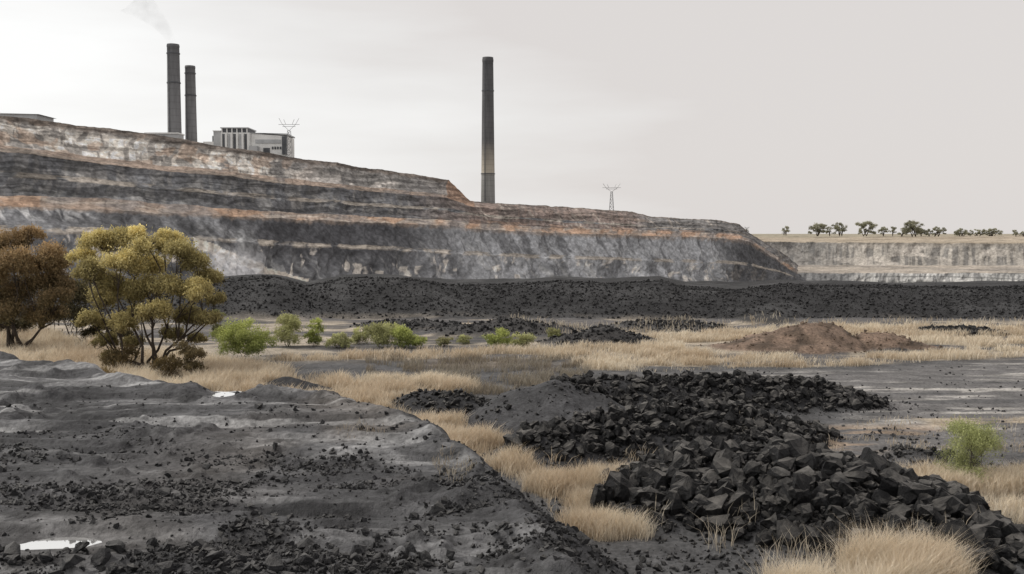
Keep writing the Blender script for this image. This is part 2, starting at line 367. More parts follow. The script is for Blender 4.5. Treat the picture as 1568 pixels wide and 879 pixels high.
n=52000; x=rng.uniform(-50,62,n); y=70.5+12.5*rng.random(n)**.9; sz=.025+.14*rng.random(n)**6
scatter("coal_bank_rubble",np.stack([x,y,height(x,y)+sz*.25],1),sz,SML,M_bankcoal)
px=[];py=[]
for L in LOWS[:4]+LOWS[5:]:
    a,b_=pile_points(L,700,1.); px.append(a);py.append(b_)
x=np.concatenate(px);y=np.concatenate(py);sz=.04+.14*rng.random(len(x))**3.5
scatter("coal_heap_rubble",np.stack([x,y,height(x,y)+sz*.3],1),sz,SML,M_bankcoal)
a,b_=pile_points(DIRT,260,1.2); a2,b2_=pile_points(DIRT2,160,1.2); x=np.r_[a,a2];y=np.r_[b_,b2_];sz=.04+.10*rng.random(len(x))**3
M_dirt=simple_mat("brown_dirt",(.13,.095,.07),.95,2.,.3); scatter("dirt_clods",np.stack([x,y,height(x,y)+sz*.2],1),sz,SML,M_dirt)
# ------------------------------------------------------------------ grass
def blades(name,x,y,hh,wid,col,lean=.38):
    n=len(x); z=height(x,y); ln=rng.normal(0,lean,(n,2))*hh[:,None]+np.array([.10,0])*hh[:,None]
    a=rng.random(n)*np.pi; dx,dy=np.cos(a)*wid/2,np.sin(a)*wid/2
    b0=np.stack([x-dx,y-dy,z-.03],1); b1_=np.stack([x+dx,y+dy,z-.03],1)
    mx_=x+ln[:,0]*.35; my=y+ln[:,1]*.35; mz=z+hh*.6
    m0=np.stack([mx_-dx*.8,my-dy*.8,mz],1); m1=np.stack([mx_+dx*.8,my+dy*.8,mz],1)
    tp=np.stack([x+ln[:,0],y+ln[:,1],z+hh],1)
    V=np.stack([b0,b1_,m1,m0,tp],1).reshape(-1,3); i=np.arange(n)*5
    q_=np.stack([i,i+1,i+2,i+3],1); t_=np.stack([i+3,i+2,i+4],1)
    C=np.repeat(col,5,0).reshape(n,5,3).copy(); C[:,:2]*=.8; C[:,4]*=1.08
    return np_mesh(name,V,[q_,t_],M_grass,C.reshape(-1,3))
def straw(n,x,y):
    t_=np.clip(rng.normal(.55,.22,n)+1.3*(fbm(x/2.5,y/2.5,3,100)-.5),0,1)[:,None]
    a=np.array([.84,.76,.62]);b_=np.array([.58,.465,.33]); return (a*t_+b_*(1-t_))*rng.uniform(.82,1.1,(n,1))
gx=[];gy=[];gh=[]
for gi,(poly,dn,hh) in enumerate(GR):
    A=np.array(poly)
    uu=CX+F*A[:,0]/A[:,1]; vv=HOR+H*F/A[:,1]
    n=int(dn*3.4*(uu.max()-uu.min())*(vv.max()-vv.min()))
    u=rng.uniform(uu.min()-20,uu.max()+20,n); v=rng.uniform(vv.min()-5,vv.max()+6,n)
    y=H*F/(v-HOR); x=(u-CX)/F*y
    wx=1.1*(fbm(x/1.5,y/1.5,4,71)-.5); s_=sdpoly(x+wx,y+wx,poly)
    clump=fbm(x/.9,y/.9,3,110); pt=patch(x,y,gi)
    k=(rng.random(n)<ss(-.45,.35,s_)*(.15+.85*ss(.38,.56,clump))*(.06+.94*pt)); gx.append(x[k]);gy.append(y[k]);gh.append((hh*(.35+.9*clump)*rng.uniform(.4,1.2,n)*(.5+.5*pt))[k])
x=np.concatenate(gx);y=np.concatenate(gy);hh=np.concatenate(gh)
z,sdp_,q_=height(x,y,True); dd=np.maximum(seg_pile(x,y,DIRT,ext=1.2),seg_pile(x,y,DIRT2,ext=1.2))
k=(sdp_<-1.4)&(q_<.12)&(dd<.02); x,y,hh=x[k],y[k],hh[k]
print("grass",len(x))
blades("dry_grass",x,y,hh,np.clip(.00055*y,.006,.05)*rng.uniform(.6,1.3,len(x)),straw(len(x),x,y))
def sparse(name,pts,n,h0,h1,colm=1.,z0=0.,cl=.5,qmax=9.):
    A=np.array(pts); u=rng.uniform(A[:,0].min(),A[:,0].max(),n); v=rng.uniform(A[:,1].min(),A[:,1].max(),n); x,y=G(u,v,z0)
    k=(sdpoly(u,v,pts)>0)&(fbm(x/.7,y/.7,3,120)>cl)&(np.maximum(seg_pile(x,y,DIRT),seg_pile(x,y,DIRT2))<.05); x,y=x[k],y[k]
    z_,a_,q_=height(x,y,True); k=q_<qmax; x,y=x[k],y[k]
    blades(name,x,y,rng.uniform(h0,h1,len(x)),np.clip(.0006*y,.006,.04)*np.ones(len(x)),straw(len(x),x,y)*colm)
sparse("dry_stubble",[(560,548),(900,548),(900,604),(720,608),(560,590)],16000,.12,.4,.42)
sparse("dry_stubble",[(700,500),(1700,488),(1700,500),(1200,498),(900,520)],9000,.15,.45,.8)
sparse("dry_stubble",[(1000,800),(1560,800),(1560,880),(1280,880),(1000,860)],1600,.3,.65,.85,0.,.6,.35)
sparse("dry_stubble",[(500,640),(640,660),(740,720),(700,740),(520,700)],2500,.05,.16,.55,2.,.58)
sparse("dry_stubble",[(1120,640),(1568,640),(1568,700),(1120,690)],2600,.05,.2,.8,0.,.55)
sparse("dry_stubble",[(800,700),(1010,690),(1010,770),(850,800)],2600,.15,.4,1.,0.,.5,.2)
# ------------------------------------------------------------------ plants
def tube(pts,rad,sides=6):
    pts=np.asarray(pts,float); n=len(pts); V=[]
    for i in range(n):
        d=pts[min(i+1,n-1)]-pts[max(i-1,0)]; d/=np.linalg.norm(d)+1e-9
        a=np.cross(d,[0.31,.9,.2]); a/=np.linalg.norm(a)+1e-9; b_=np.cross(d,a)
        for k in range(sides):
            th=2*math.pi*k/sides; V.append(pts[i]+rad[i]*(a*math.cos(th)+b_*math.sin(th)))
    Fc=[[i*sides+k,i*sides+(k+1)%sides,(i+1)*sides+(k+1)%sides,(i+1)*sides+k] for i in range(n-1) for k in range(sides)]
    return np.array(V),np.array(Fc)
def leaves(cen,r,n,size,ctop,cbot,lobes=9,flat=.8,zlo=None,zhi=None,asp=.45,spread=(.45,.8)):
    Vs=[];Cs=[]
    for (c,R) in zip(cen,r):
        d=rng.normal(size=(lobes,3)); d/=np.linalg.norm(d,axis=1)[:,None]; d[:,2]=np.abs(d[:,2])*.9-.3
        lc=c+d*R*rng.uniform(*spread,(lobes,1))*np.array([1,1,flat]); lr=R*rng.uniform(.28,.55,lobes)
        tint=rng.uniform(.72,1.2)
        m=max(4,int(n*R**2/lobes))
        for j in range(lobes):
            dd=rng.normal(size=(m,3)); dd/=np.linalg.norm(dd,axis=1)[:,None]
            rr=lr[j]*(rng.random((m,1))**.45)*(1+.22*rng.normal(size=(m,1)))
            p=lc[j]+dd*rr*np.array([1,1,flat])
            a=rng.normal(size=(m,3)); a/=np.linalg.norm(a,axis=1)[:,None]; a[:,2]+=.4
            b_=np.cross(a,rng.normal(size=(m,3))); b_/=np.linalg.norm(b_,axis=1)[:,None]
            sz=size*rng.uniform(.6,1.3,(m,1))
            q_=np.stack([p-a*sz,p+b_*sz*asp,p+a*sz,p-b_*sz*asp],1); Vs.append(q_.reshape(-1,3))
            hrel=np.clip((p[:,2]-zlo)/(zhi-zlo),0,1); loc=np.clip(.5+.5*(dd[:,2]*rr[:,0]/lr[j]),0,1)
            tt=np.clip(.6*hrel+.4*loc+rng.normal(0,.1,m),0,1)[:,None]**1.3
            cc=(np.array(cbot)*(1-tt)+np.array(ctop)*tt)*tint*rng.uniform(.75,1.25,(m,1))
            Cs.append(np.repeat(cc,4,0))
    V=np.concatenate(Vs); C=np.concatenate(Cs); return V,np.arange(len(V)).reshape(-1,4),C
def plant(name,base,clumps,stems,n,size,ctop,cbot,trunk_r=.12,lobes=9,sides=6,flat=.9):
    base=np.array(base,float); cen=np.array([c[0] for c in clumps]); R=np.array([c[1] for c in clumps])
    zlo=cen[:,2].min()-R.mean(); zhi=cen[:,2].max()+R.mean()*.6
    Vs=[];Fs=[];off=0
    def add(p,r):
        nonlocal off
        V,Fc=tube(p,r,sides); Vs.append(V); Fs.append(Fc+off); off+=len(V)
    forks=[]; Ht=zhi-base[2]
    for k in range(stems):
        tgt=cen[rng.integers(len(cen))] if k>=len(cen) else cen[int(k*len(cen)/stems)]
        fk=base+(tgt-base)*np.array([.42,.42,.36])+rng.normal(0,.04*Ht,3)*np.array([1,1,.3])
        b0=base+np.array([*(rng.normal(0,trunk_r*1.2,2)),-.2])
        p=[b0,b0+(fk-b0)*.35+rng.normal(0,.03*Ht,3)*np.array([1,1,0]),b0+(fk-b0)*.7+rng.normal(0,.02*Ht,3),fk]
        add(p,[trunk_r,trunk_r*.8,trunk_r*.62,trunk_r*.5]); forks.append(fk)
    forks=np.array(forks)
    for c,r_ in zip(cen,R):
        i=np.argmin(np.linalg.norm((forks-c)*np.array([1,1,.4]),axis=1)); fk=forks[i]
        m1=fk+(c-fk)*.5+rng.normal(0,.12*np.linalg.norm(c-fk),3)
        add([fk,m1,c],[trunk_r*.48,trunk_r*.3,trunk_r*.15])
        for _ in range(7):
            e_=c+rng.normal(0,.5,3)*r_; s0=m1+(c-m1)*rng.random()
            add([s0,(s0+e_)/2+rng.normal(0,.08*r_,3),e_],[trunk_r*.17,trunk_r*.11,trunk_r*.05])
    V,Fq,C=leaves(cen,R,n,size,ctop,cbot,lobes,flat,zlo,zhi)
    nb=off; nbf=sum(len(f) for f in Fs)
    allV=np.concatenate(Vs+[V]); allC=np.concatenate([np.tile([.05,.04,.03],(nb,1)),C])
    allF=np.concatenate(Fs+[Fq+nb]); mi=np.r_[np.zeros(nbf),np.ones(len(Fq))]
    return np_mesh(name,allV,allF,[M_bark,M_leaf],allC,False,mi)
def gz(x,y): return float(height(np.array([x]),np.array([y]))[0])
D=42.
tx,ty=float((228-CX)/F*D),D; base=(tx,ty,gz(tx,ty))
cl=[(150,374,30,0),(190,368,28,.8),(232,376,30,-.6),(272,368,22,1.),(124,392,22,.3),(140,418,30,-.8),(185,405,34,-1.4),(232,410,32,1.2),(300,404,28,-.4),(322,425,26,.4),(300,448,32,-1.2),(258,440,28,-1.),(332,458,18,.2),(195,450,32,.3),(150,458,28,1.),(138,492,24,-.2),(240,478,28,-1.5),(285,486,28,.6),(185,498,28,-.9),(318,488,20,-.6),(262,512,20,0.8),(160,522,20,.2),(300,518,18,.8),(252,360,16,.2),(215,356,18,0),(275,385,26,-1.),(220,440,30,0),(170,435,28,0),(170,545,16,.3),(215,480,24,.9),(205,525,18,1.)]
cl=[(P(u,v,D+dd),r/F*D*1.06) for u,v,r,dd in cl]
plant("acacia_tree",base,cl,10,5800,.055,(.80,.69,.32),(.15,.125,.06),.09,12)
D=50.
tx,ty=float((25-CX)/F*D),D; base=(tx,ty,gz(tx,ty))
cl=[(20,366,28,0),(50,358,18,.3),(-20,376,34,.6),(60,388,34,-.6),(92,405,24,.3),(20,410,36,-1.),(75,430,34,.2),(-25,425,36,0),(35,448,36,.6),(88,455,26,-.6),(102,438,18,0),(10,475,30,-.4),(60,483,28,.3),(92,480,20,.6),(-30,470,32,0),(-60,400,34,0),(-70,450,34,.3),(45,410,28,.5)]
cl=[(P(u,v,D+dd),r/F*D*1.08) for u,v,r,dd in cl]
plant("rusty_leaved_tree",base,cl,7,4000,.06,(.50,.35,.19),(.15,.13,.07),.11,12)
D=56.
for k,(uu,cls) in enumerate([(110,[(95,440,30,0),(125,455,30,.4),(110,480,32,-.4),(135,490,24,0)]),(20,[(0,500,26,0),(35,498,24,.5),(-40,495,30,0)]),(165,[(160,500,20,0),(185,510,18,.3),(140,512,18,0)])]):
    tx=float((uu-CX)/F*D); plant("dark_shrub",(tx,D,gz(tx,D)),[(P(u,v,D+dd),r/F*D) for u,v,r,dd in cls],4,2600,.07,(.13,.11,.055),(.04,.036,.022),.05,9)
def bush(u,v,wpx,hpx,ct_,cb_,nm="green_bush",leaf=.045,dens=1.):
    wpx*=1.22; hpx*=1.22; v=v+3
    D=H*F/(v-HOR); x0=float((u-CX)/F*D); b0=(x0,D,gz(x0,D)); W=wpx/F*D; Hh=hpx/F*D
    cl=[]; R=.25*min(W,Hh*1.2)
    for i in range(16):
        a=rng.random()*2*math.pi; rr=math.sqrt(rng.random())*(.5*W-R*.9); zz=R*.45+(Hh-R*1.5)*rng.random()*(1-.55*(rr/(.5*W))**2)
        cl.append((np.array([x0+rr*math.cos(a),D+rr*math.sin(a),b0[2]+zz]),R*rng.uniform(.8,1.2)))
    area=W*Hh; per=dens*3.2*area/(leaf*leaf)/16
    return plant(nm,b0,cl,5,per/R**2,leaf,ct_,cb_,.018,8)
GT=(.56,.60,.20);GB=(.20,.24,.08); YT=(.62,.62,.30);YB=(.25,.26,.13)
bush(370,550,92,66,GT,GB); bush(440,528,46,52,YT,YB); bush(482,528,32,42,GT,GB); bush(332,512,28,40,(.3,.31,.14),(.12,.12,.06))
bush(518,531,44,26,YT,YB); bush(578,529,54,40,YT,YB); bush(614,530,48,34,GT,GB); bush(640,531,32,22,GT,GB)
bush(765,531,50,32,GT,GB); bush(802,533,38,28,YT,YB); bush(850,518,28,20,(.4,.37,.2),GB);bush(548,524,32,26,YT,YB);bush(600,518,34,28,YT,YB);bush(710,524,26,16,YT,YB);bush(680,528,28,16,(.4,.37,.2),YB)
bush(150,590,46,34,(.3,.22,.1),(.13,.1,.05),"dry_bush"); bush(290,588,46,70,(.24,.19,.10),(.10,.08,.045),"dry_bush"); bush(250,588,50,50,(.2,.15,.07),(.09,.07,.04),"dry_bush"); bush(180,575,60,50,(.24,.18,.09),(.10,.08,.045),"dry_bush")
bush(1491,744,100,102,(.50,.53,.24),(.26,.28,.13),"green_bush",.02,.6)
# ------------------------------------------------------------------ pit walls
def interp(u,tab): return np.interp(u,tab[0],tab[1])
def terrace(name,us,lines,subs,nrm,colfn,amps,mat,remap=None):
    pts=[P(us,v,d) for v,d in lines]
    base=pts[1]; seg=np.r_[0,np.cumsum(np.hypot(np.diff(base[:,0]),np.diff(base[:,1])))]
    rows=[];pp=[]
    for i,nsub in enumerate(subs):
        for k in range(nsub):
            f_=k/nsub; rows.append(pts[i]*(1-f_)+pts[i+1]*f_); pp.append(i+f_)
    rows.append(pts[-1]); pp.append(len(subs))
    V=np.stack(rows); nr,nc=V.shape[:2]; p_=np.repeat(np.array(pp)[:,None],nc,1).ravel(); s_=np.tile(seg,nr); U=np.tile(us,nr)
    V=V.reshape(-1,3).copy(); z=V[:,2]
    amp=np.interp(p_,np.arange(len(amps)),amps)
    fi=p_-np.floor(p_); amp=amp*(1+.9*np.sin(np.pi*fi))
    gl=1-np.abs(2*fbm((s_+.3*z)/7,z/26,4,201)-1)
    dsp=amp*((fbm(s_/16,z/16,4,202)-.5)*2.6-1.2*gl+1.1*(fbm(s_/3.2,z/3.5,4,203)-.5))
    V[:,0]+=nrm[0]*dsp; V[:,1]+=nrm[1]*dsp
    V[:,2]+=np.interp(p_,np.arange(len(amps)),np.minimum(amps,.7))*((fbm(s_/9,s_*0+p_,3,204)-.5)*1.4+(fbm(s_/2,s_*0+p_*2,3,205)-.5)*.6)
    pc=p_ if remap is None else np.interp(p_,np.arange(len(remap)),remap)
    C=colfn(U,pc,s_,V[:,2],p_,gl)
    return np_mesh(name,V,grid_faces(nr,nc),mat,C,True)
tu=[-900,0,150,250,350,450,560,690,722,760,870,970,1000,1100,1135,1150,1200,1250]
rim=(tu,[90,175,195,207,225,240,256,275,307,311,317,324,332,337,343,357,388,420])
b1i=(tu,[150,222,240,252,261,274,285,298,312,316,324,333,338,343,349,360,392,424])
b1o=(tu,[158,231,249,260,269,282,292,303,316,320,328,337,341,346,352,362,395,428])
cbi=(tu,[190,262,275,285,294,303,311,320,327,331,338,344,347,351,355,363,397,430])
cbo=(tu,[195,268,280,289,298,307,314,322,329,333,340,346,348,352,356,364,398,431])
b2i=(tu,[226,298,302,311,319,325,331,337,342,344,349,352,353,357,361,366,399,432])
b2o=(tu,[238,316,320,326,331,335,340,346,350,352,357,360,361,364,367,370,404,436])
b3i=(tu,[300,345,350,356,364,372,377,384,386,388,393,396,397,400,402,404,416,436])
b3o=(tu,[308,353,357,362,369,376,380,387,389,391,395,398,399,402,404,406,417,436.5])
Db=([-900,0,350,690,1000,1150,1250],[150,240,310,430,560,640,700])
us=np.concatenate([np.linspace(-900,-60,150)[:-1],np.linspace(-60,1250,1250)])
db=np.interp(us,*Db)
pit0=475+0*us
def zline(z0,d):
    y_=(z0-H)/d; return CY-F*(y_*ct+st)/(ct-y_*st)
drim=db+118
zr=P(us,interp(us,rim),drim)[:,2]
back1=np.where(us<1135,zr-.6,np.interp(us,[1135,1150,1250],[8,-20,-55]))
back2=np.where(us<1135,np.minimum(zr-.6,12),-60.)
lines=[(pit0,db-14),(437+0*us,db),(interp(us,b3o),db+20),(interp(us,b3i),db+28),(interp(us,b2o),db+44),(interp(us,b2i),db+60),(interp(us,cbo),db+69),(interp(us,cbi),db+74),(interp(us,b1o),db+82),(interp(us,b1i),db+96),(interp(us,rim),drim),(zline(back1,drim+np.where(us<1135,230,40)),drim+np.where(us<1135,230,40)),(zline(back2,drim+np.where(us<1135,700,80)),drim+np.where(us<1135,700,80))]
REM=[0,1,1.45,1.52,2,3,3.42,3.52,4,5,6,7,8]
def col_left(U,p_,s_,z,pn,gl):
    w1=fbm(s_/12,z/12,3,310)*10; sw=s_+w1; zw=z+.4*w1
    dg=fbm((sw+.7*z)/5,zw/14,5,301); dg2=fbm((sw+1.1*z)/2.2,zw/10,5,306); vt=fbm(sw/2.2,zw/8,5,302); bl=fbm(sw/10,zw/4,5,303)
    hz=fbm(s_/25,zw/.9,4,304); bg=fbm(s_/40,z/30,3,305); sp=fbm(s_/1.6,z/1.3,4,308)
    f3=(p_<2); b2=(p_>=2)&(p_<3); f2=(p_>=3)&(p_<4); b1_=(p_>=4)&(p_<5); f1=(p_>=5)&(p_<6)
    R=ss(600,760,U); L=ss(520,380,U)
    c=np.tile(np.array([.125,.127,.133]),(len(U),1))
    c=mixc(c,(.25,.255,.265),f3*(.05+.95*R)*ss(.28,.52,bg+.15))
    c=mixc(c,(.085,.086,.09),f3*ss(.48,.62,dg)*.65)
    c=mixc(c,(.34,.34,.335),f3*ss(.56,.72,dg2)*ss(1.9,1.3,p_)*.55)
    c=mixc(c,(.05,.05,.054),f3*ss(350,420,U+30*(bl-.5))*ss(700,580,U+100*(dg-.5))*ss(1.08,1.40,p_+.4*(bl-.5))*.85)
    c=mixc(c,(.05,.05,.053),f3*ss(90,200,U)*ss(430,340,U)*ss(.42,.56,dg)*.65)
    c=mixc(c,(.52,.48,.43),f3*ss(.56,.64,bl)*ss(1.55,1.3,p_)*ss(1.02,1.15,p_)*ss(.45,.55,vt)*.75)
    c=mixc(c,(.05,.05,.053),f3*ss(1105,1140,U+20*(bl-.5))*.85)
    # catch berms inside the big faces: dusty tan on the flat part
    cb=((pn>=1.97)&(pn<3.03))|((pn>=5.96)&(pn<7.04))
    c=mixc(c,(.27,.24,.205),cb*ss(.36,.54,bl)*.75)
    rd=np.abs(p_-np.interp(U,[300,470],[1.42,1.03]))<.05
    c=mixc(c,(.50,.45,.39),(f3&rd&(U>300)&(U<475))*.9)
    pl=f3*ss(300,340,U)*ss(430,380,U)*ss(1.42,1.25,p_); c=mixc(c,(.46,.46,.47),pl*.7)
    c=mixc(c,(.44,.44,.44),f3*ss(1.60,1.85,p_)*ss(190,60,U)*ss(.42,.58,dg2)*.8)
    bb=.45+.55*ss(.36,.54,bl+.1*L)
    c=mixc(c,(.215,.17,.14),(b2|b1_)*bb); c=mixc(c,(.33,.29,.25),(b2|b1_)*ss(.50,.66,hz)*.6)
    c=mixc(c,(.28,.18,.12),b2*ss(.54,.66,bl)*.65)
    c=mixc(c,(.20,.16,.13),f3*ss(1.90,1.98,p_+.1*(vt-.5))*bb*.7)
    f2n=f2&~cb
    c=mixc(c,(.20,.197,.193),f2n*ss(.44,.60,vt)*.9); c=mixc(c,(.42,.40,.37),f2n*ss(.55,.67,.45*vt+.55*bl)*.8*(1-R)*ss(3.05,3.2,p_))
    c=mixc(c,(.08,.08,.083),f2n*ss(.50,.60,bl+.2*(1-ss(3.2,3.6,p_)))*(1-R)*.75)
    c=mixc(c,(.07,.07,.073),f2n*ss(3.6,3.9,p_+.3*(vt-.5))*.55*(1-R))
    ub=(p_>3)&(p_<6.01)&~cb
    c=mixc(c,(.20,.155,.135),ub*R*ss(1010,960,U)*.85); c=mixc(c,(.12,.105,.098),ub*R*ss(.48,.6,vt)*.7)
    c=mixc(c,(.14,.135,.132),ub*ss(975,1010,U)*.9)
    c=mixc(c,(.36,.32,.28),ub*R*ss(.62,.72,dg2)*.6)
    c=mixc(c,(.27,.18,.13),((p_>2.2)&(p_<3.2))*R*ss(.50,.62,bl)*.5)
    up_=f1*(1-R)
    c=mixc(c,(.18,.172,.165),up_)
    c=mixc(c,(.54,.50,.45),up_*ss(.42,.56,bl+.10*L)*(.15+.85*L)*ss(5.93,5.65,p_)*.9)
    c=mixc(c,(.15,.143,.137),up_*ss(.50,.60,vt)*.75)
    c=mixc(c,(.36,.265,.20),up_*L*ss(.53,.63,fbm(sw/6,zw/5,4,307))*.6)
    c=mixc(c,(.44,.41,.38),up_*(1-L)*ss(.52,.62,bl)*ss(5.6,5.2,p_)*.75)
    c=mixc(c,(.13,.11,.095),ss(5.72,5.88,p_+.2*(vt-.5))*.85)
    c=mixc(c,(.26,.17,.12),((U>688)&(U<730)&(p_>4)&(p_<6.1))*.8)
    c=c*(1-.42*(ss(.50,.58,hz)*(f1|f2|ub))[:,None]); c=c*(.85+.35*ss(.35,.65,sp))[:,None]
    return np.clip(c*1.36,0,.66)  # whole wall albedo lightened, distance haze put into the colour
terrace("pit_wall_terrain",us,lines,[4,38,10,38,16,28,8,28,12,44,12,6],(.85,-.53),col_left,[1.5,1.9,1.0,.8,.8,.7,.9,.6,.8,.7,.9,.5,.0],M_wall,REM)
us2=np.concatenate([np.linspace(950,1620,700)[:-1],np.linspace(1620,3200,200)])
o_=0*us2
rimv=371+np.interp(us2,[1150,1568,3000],[-1.,1.5,3]); dr=800-np.clip(us2-1250,0,2000)*.12
lines=[(480+o_,dr-95),(447+o_,dr-88),(418+o_,dr-72),(406+o_,dr-14),(rimv,dr),(zline(3.+o_,dr+90),dr+90),(zline(4.6+o_,dr+170),dr+170)]
def col_right(U,p_,s_,z,pn,gl):
    n=len(U); c=np.tile(np.array([.36,.335,.30]),(n,1))
    vt=fbm(s_/2.4,z/30,4,401); bl=fbm(s_/18,z/6,4,402); hz=fbm(s_/60,z/1.2,3,403); v2=fbm(s_/1.3,z/9,4,406)
    face=(p_>=3)&(p_<4); low=p_<2; bench=(p_>=2)&(p_<3); top=p_>=4
    c=mixc(c,(.18,.172,.162),face*ss(.42,.56,vt)*.9); c=mixc(c,(.50,.46,.41),face*ss(.5,.62,bl)*.65)
    c=mixc(c,(.21,.19,.165),face*ss(3.75,3.95,p_+.2*(vt-.5))*.8)
    c=mixc(c,(.18,.178,.175),face*ss(1330,1230,U)*.65)
    c=mixc(c,(.36,.32,.275),bench*1.); c=mixc(c,(.24,.22,.2),bench*ss(.46,.58,hz)*.7)
    W=ss(1300,1340,U); c=mixc(c,(.22,.22,.22),low*(1-W)); c=mixc(c,(.36,.355,.34),low*W)
    c=mixc(c,(.52,.51,.49),low*W*ss(.48,.6,bl)*.7)
    c=mixc(c,(.18,.18,.18),low*ss(.46,.58,v2)*.75); c=mixc(c,(.52,.51,.49),low*W*(np.mod(s_,9)<1.3)*.6); c=mixc(c,(.16,.16,.155),low*W*(np.mod(z+.5*np.sin(s_/20),3.6)<.8)*.7)
    c=mixc(c,(.38,.325,.255),top*1.); c=mixc(c,(.28,.235,.18),top*ss(.5,.6,fbm(s_/50,p_*3,3,404))*.7)
    return c*1.1
terrace("far_pit_wall_terrain",us2,lines,[3,30,14,34,10,6],(0,-1),col_right,[1.,2.5,1.6,.9,1.4,.2,0],M_wall)
gx_=np.linspace(-14000,16000,90); gy_=np.geomspace(870,22000,60)
XX,YY=np.meshgrid(gx_,gy_); xx=XX.ravel(); yy=YY.ravel()
zz=4.5-0*xx; zz=np.where(yy<872,2.,zz)
c=np.tile(np.array([.40,.35,.27]),(len(xx),1)); c=mixc(c,(.2,.2,.15),ss(.5,.7,fbm(xx/900,yy/900,3,405)))
np_mesh("plain",np.stack([xx,yy,zz],1),grid_faces(60,90),M_plain,c,True)
# ------------------------------------------------------------------ distant trees
Vs=[];Cs=[];Bs=[];BF=[];off=0
def dtree(u,vt,vb,wpx,D,dense=1.):
    global off
    x0=float((u-CX)/F*D); z0=float(P(u,vb,D)[2]); Hh=(vb-vt)/F*D; W=wpx/F*D
    k=max(5,int(W/1.8)); cen=[];R=[]
    for i in range(k*3):
        a=rng.uniform(-1,1); zz_=rng.uniform(.22,.80)-.14*a*a
        r_=rng.uniform(.13,.21)*min(W,Hh*1.2)
        cen.append(np.array([x0+a*(.5*W-r_*.8),D+rng.uniform(-.3,.3)*W,z0+Hh*zz_])); R.append(r_)
    ns=max(1,int(W/7))
    for nstem in range(ns):
        xb=x0+rng.uniform(-.25,.25)*W*(nstem>0)
        for c_ in cen[nstem::ns][:5]:
            V,Fc=tube([[xb,D,z0-1],[xb*.6+c_[0]*.4,D,z0+Hh*.3],c_],[.28,.2,.1],5); Bs.append(V);BF.append(Fc+off);off+=len(V)
    V,Fq,C=leaves(np.array(cen),np.array(R),42*dense,.34,(.44,.43,.31),(.24,.24,.17),6,.95,z0,z0+Hh)
    Vs.append(V);Cs.append(C)
for a in [(1203,345,359,16,900),(1200,349,359,8,930),(1252,338,360,30,880),(1285,336,360,24,890),(1270,343,360,14,900),(1326,336,360,32,880),(1352,345,360,18,900),(1366,343,360,16,890),(1396,335,361,32,880),(1410,343,361,22,900),(1380,348,361,20,900),(1436,345,361,24,890),(1422,349,361,16,900),(1475,346,362,30,900),(1498,349,362,26,900),(1520,348,362,36,900),(1555,350,362,14,880),(1566,352,362,10,880),(1600,340,362,30,900),(1660,344,362,30,900),(1143,347,358,7,900)]: dtree(*a)
V=np.concatenate(Bs+Vs); nb=off; LF=np.arange(len(V)-nb).reshape(-1,4)+nb
C=np.concatenate([np.tile([.1,.08,.06],(nb,1))]+Cs); nbf=sum(len(f_) for f_ in BF)
np_mesh("distant_trees",V,np.concatenate(BF+[LF]),[M_bark,M_leaf],C,False,np.r_[np.zeros(nbf),np.ones(len(LF))])
# ------------------------------------------------------------------ structures
def empty(name,loc):
    e_=bpy.data.objects.new(name,None); e_.location=loc; scene.collection.objects.link(e_); e_.empty_display_size=1; return e_
def part(name,parent,V,Fc,mat,smooth=False):
    ob=np_mesh(name,V,Fc,mat,None,smooth); ob.parent=parent; return ob
def box(name,parent,x0,x1,y0,y1,z0,z1,mat,slope=0.):
    V=np.array([[x0,y0,z0],[x1,y0,z0],[x1,y1,z0],[x0,y1,z0],[x0,y0,z1],[x1,y0,z1-slope],[x1,y1,z1-slope],[x0,y1,z1]],float)
    Fc=np.array([[0,3,2,1],[4,5,6,7],[0,1,5,4],[1,2,6,5],[2,3,7,6],[3,0,4,7]]); return part(name,parent,V,Fc,mat)
def lathe(prof,seg=40):
    V=[];n=len(prof)
    for r,z_ in prof:
        for k in range(seg): a=2*math.pi*k/seg; V.append((r*math.cos(a),r*math.sin(a),z_))
    Fc=[[i*seg+k,i*seg+(k+1)%seg,(i+1)*seg+(k+1)%seg,(i+1)*seg+k] for i in range(n-1) for k in range(seg)]
    return np.array(V),np.array(Fc)
def stack_mat(name,stops,h):
    m,nt,b,o=new_mat(name); t_=nt.nodes.new("ShaderNodeTexCoord"); s_=nt.nodes.new("ShaderNodeSeparateXYZ"); nt.links.new(t_.outputs["Object"],s_.inputs[0])
    d=nt.nodes.new("ShaderNodeMath"); d.operation='DIVIDE'; d.inputs[1].default_value=h; nt.links.new(s_.outputs[2],d.inputs[0])
    r=nt.nodes.new("ShaderNodeValToRGB"); nt.links.new(d.outputs[0],r.inputs[0]); e_=r.color_ramp.elements
    e_[0].position=stops[0][0]; e_[0].color=(*stops[0][1],1); e_[1].position=stops[-1][0]; e_[1].color=(*stops[-1][1],1)
    for p_,c_ in stops[1:-1]: q_=e_.new(p_); q_.color=(*c_,1)
    mp_=nt.nodes.new("ShaderNodeMapping"); mp_.inputs["Scale"].default_value=(1,1,.12); nt.links.new(t_.outputs["Object"],mp_.inputs[0])
    c=mul(nt,r.outputs[0],ramp(nt,noise(nt,mp_.outputs[0],.7),.3,.7,.8,1.2))
    w_=nt.nodes.new("ShaderNodeTexWave"); w_.bands_direction='Z'; w_.inputs["Scale"].default_value=.1; nt.links.new(t_.outputs["Object"],w_.inputs[0])
    c=mul(nt,c,ramp(nt,w_.outputs[1],0.,.12,.85,1.))
    nt.links.new(c,b.inputs["Base Color"]); b.inputs["Roughness"].default_value=.85; return m
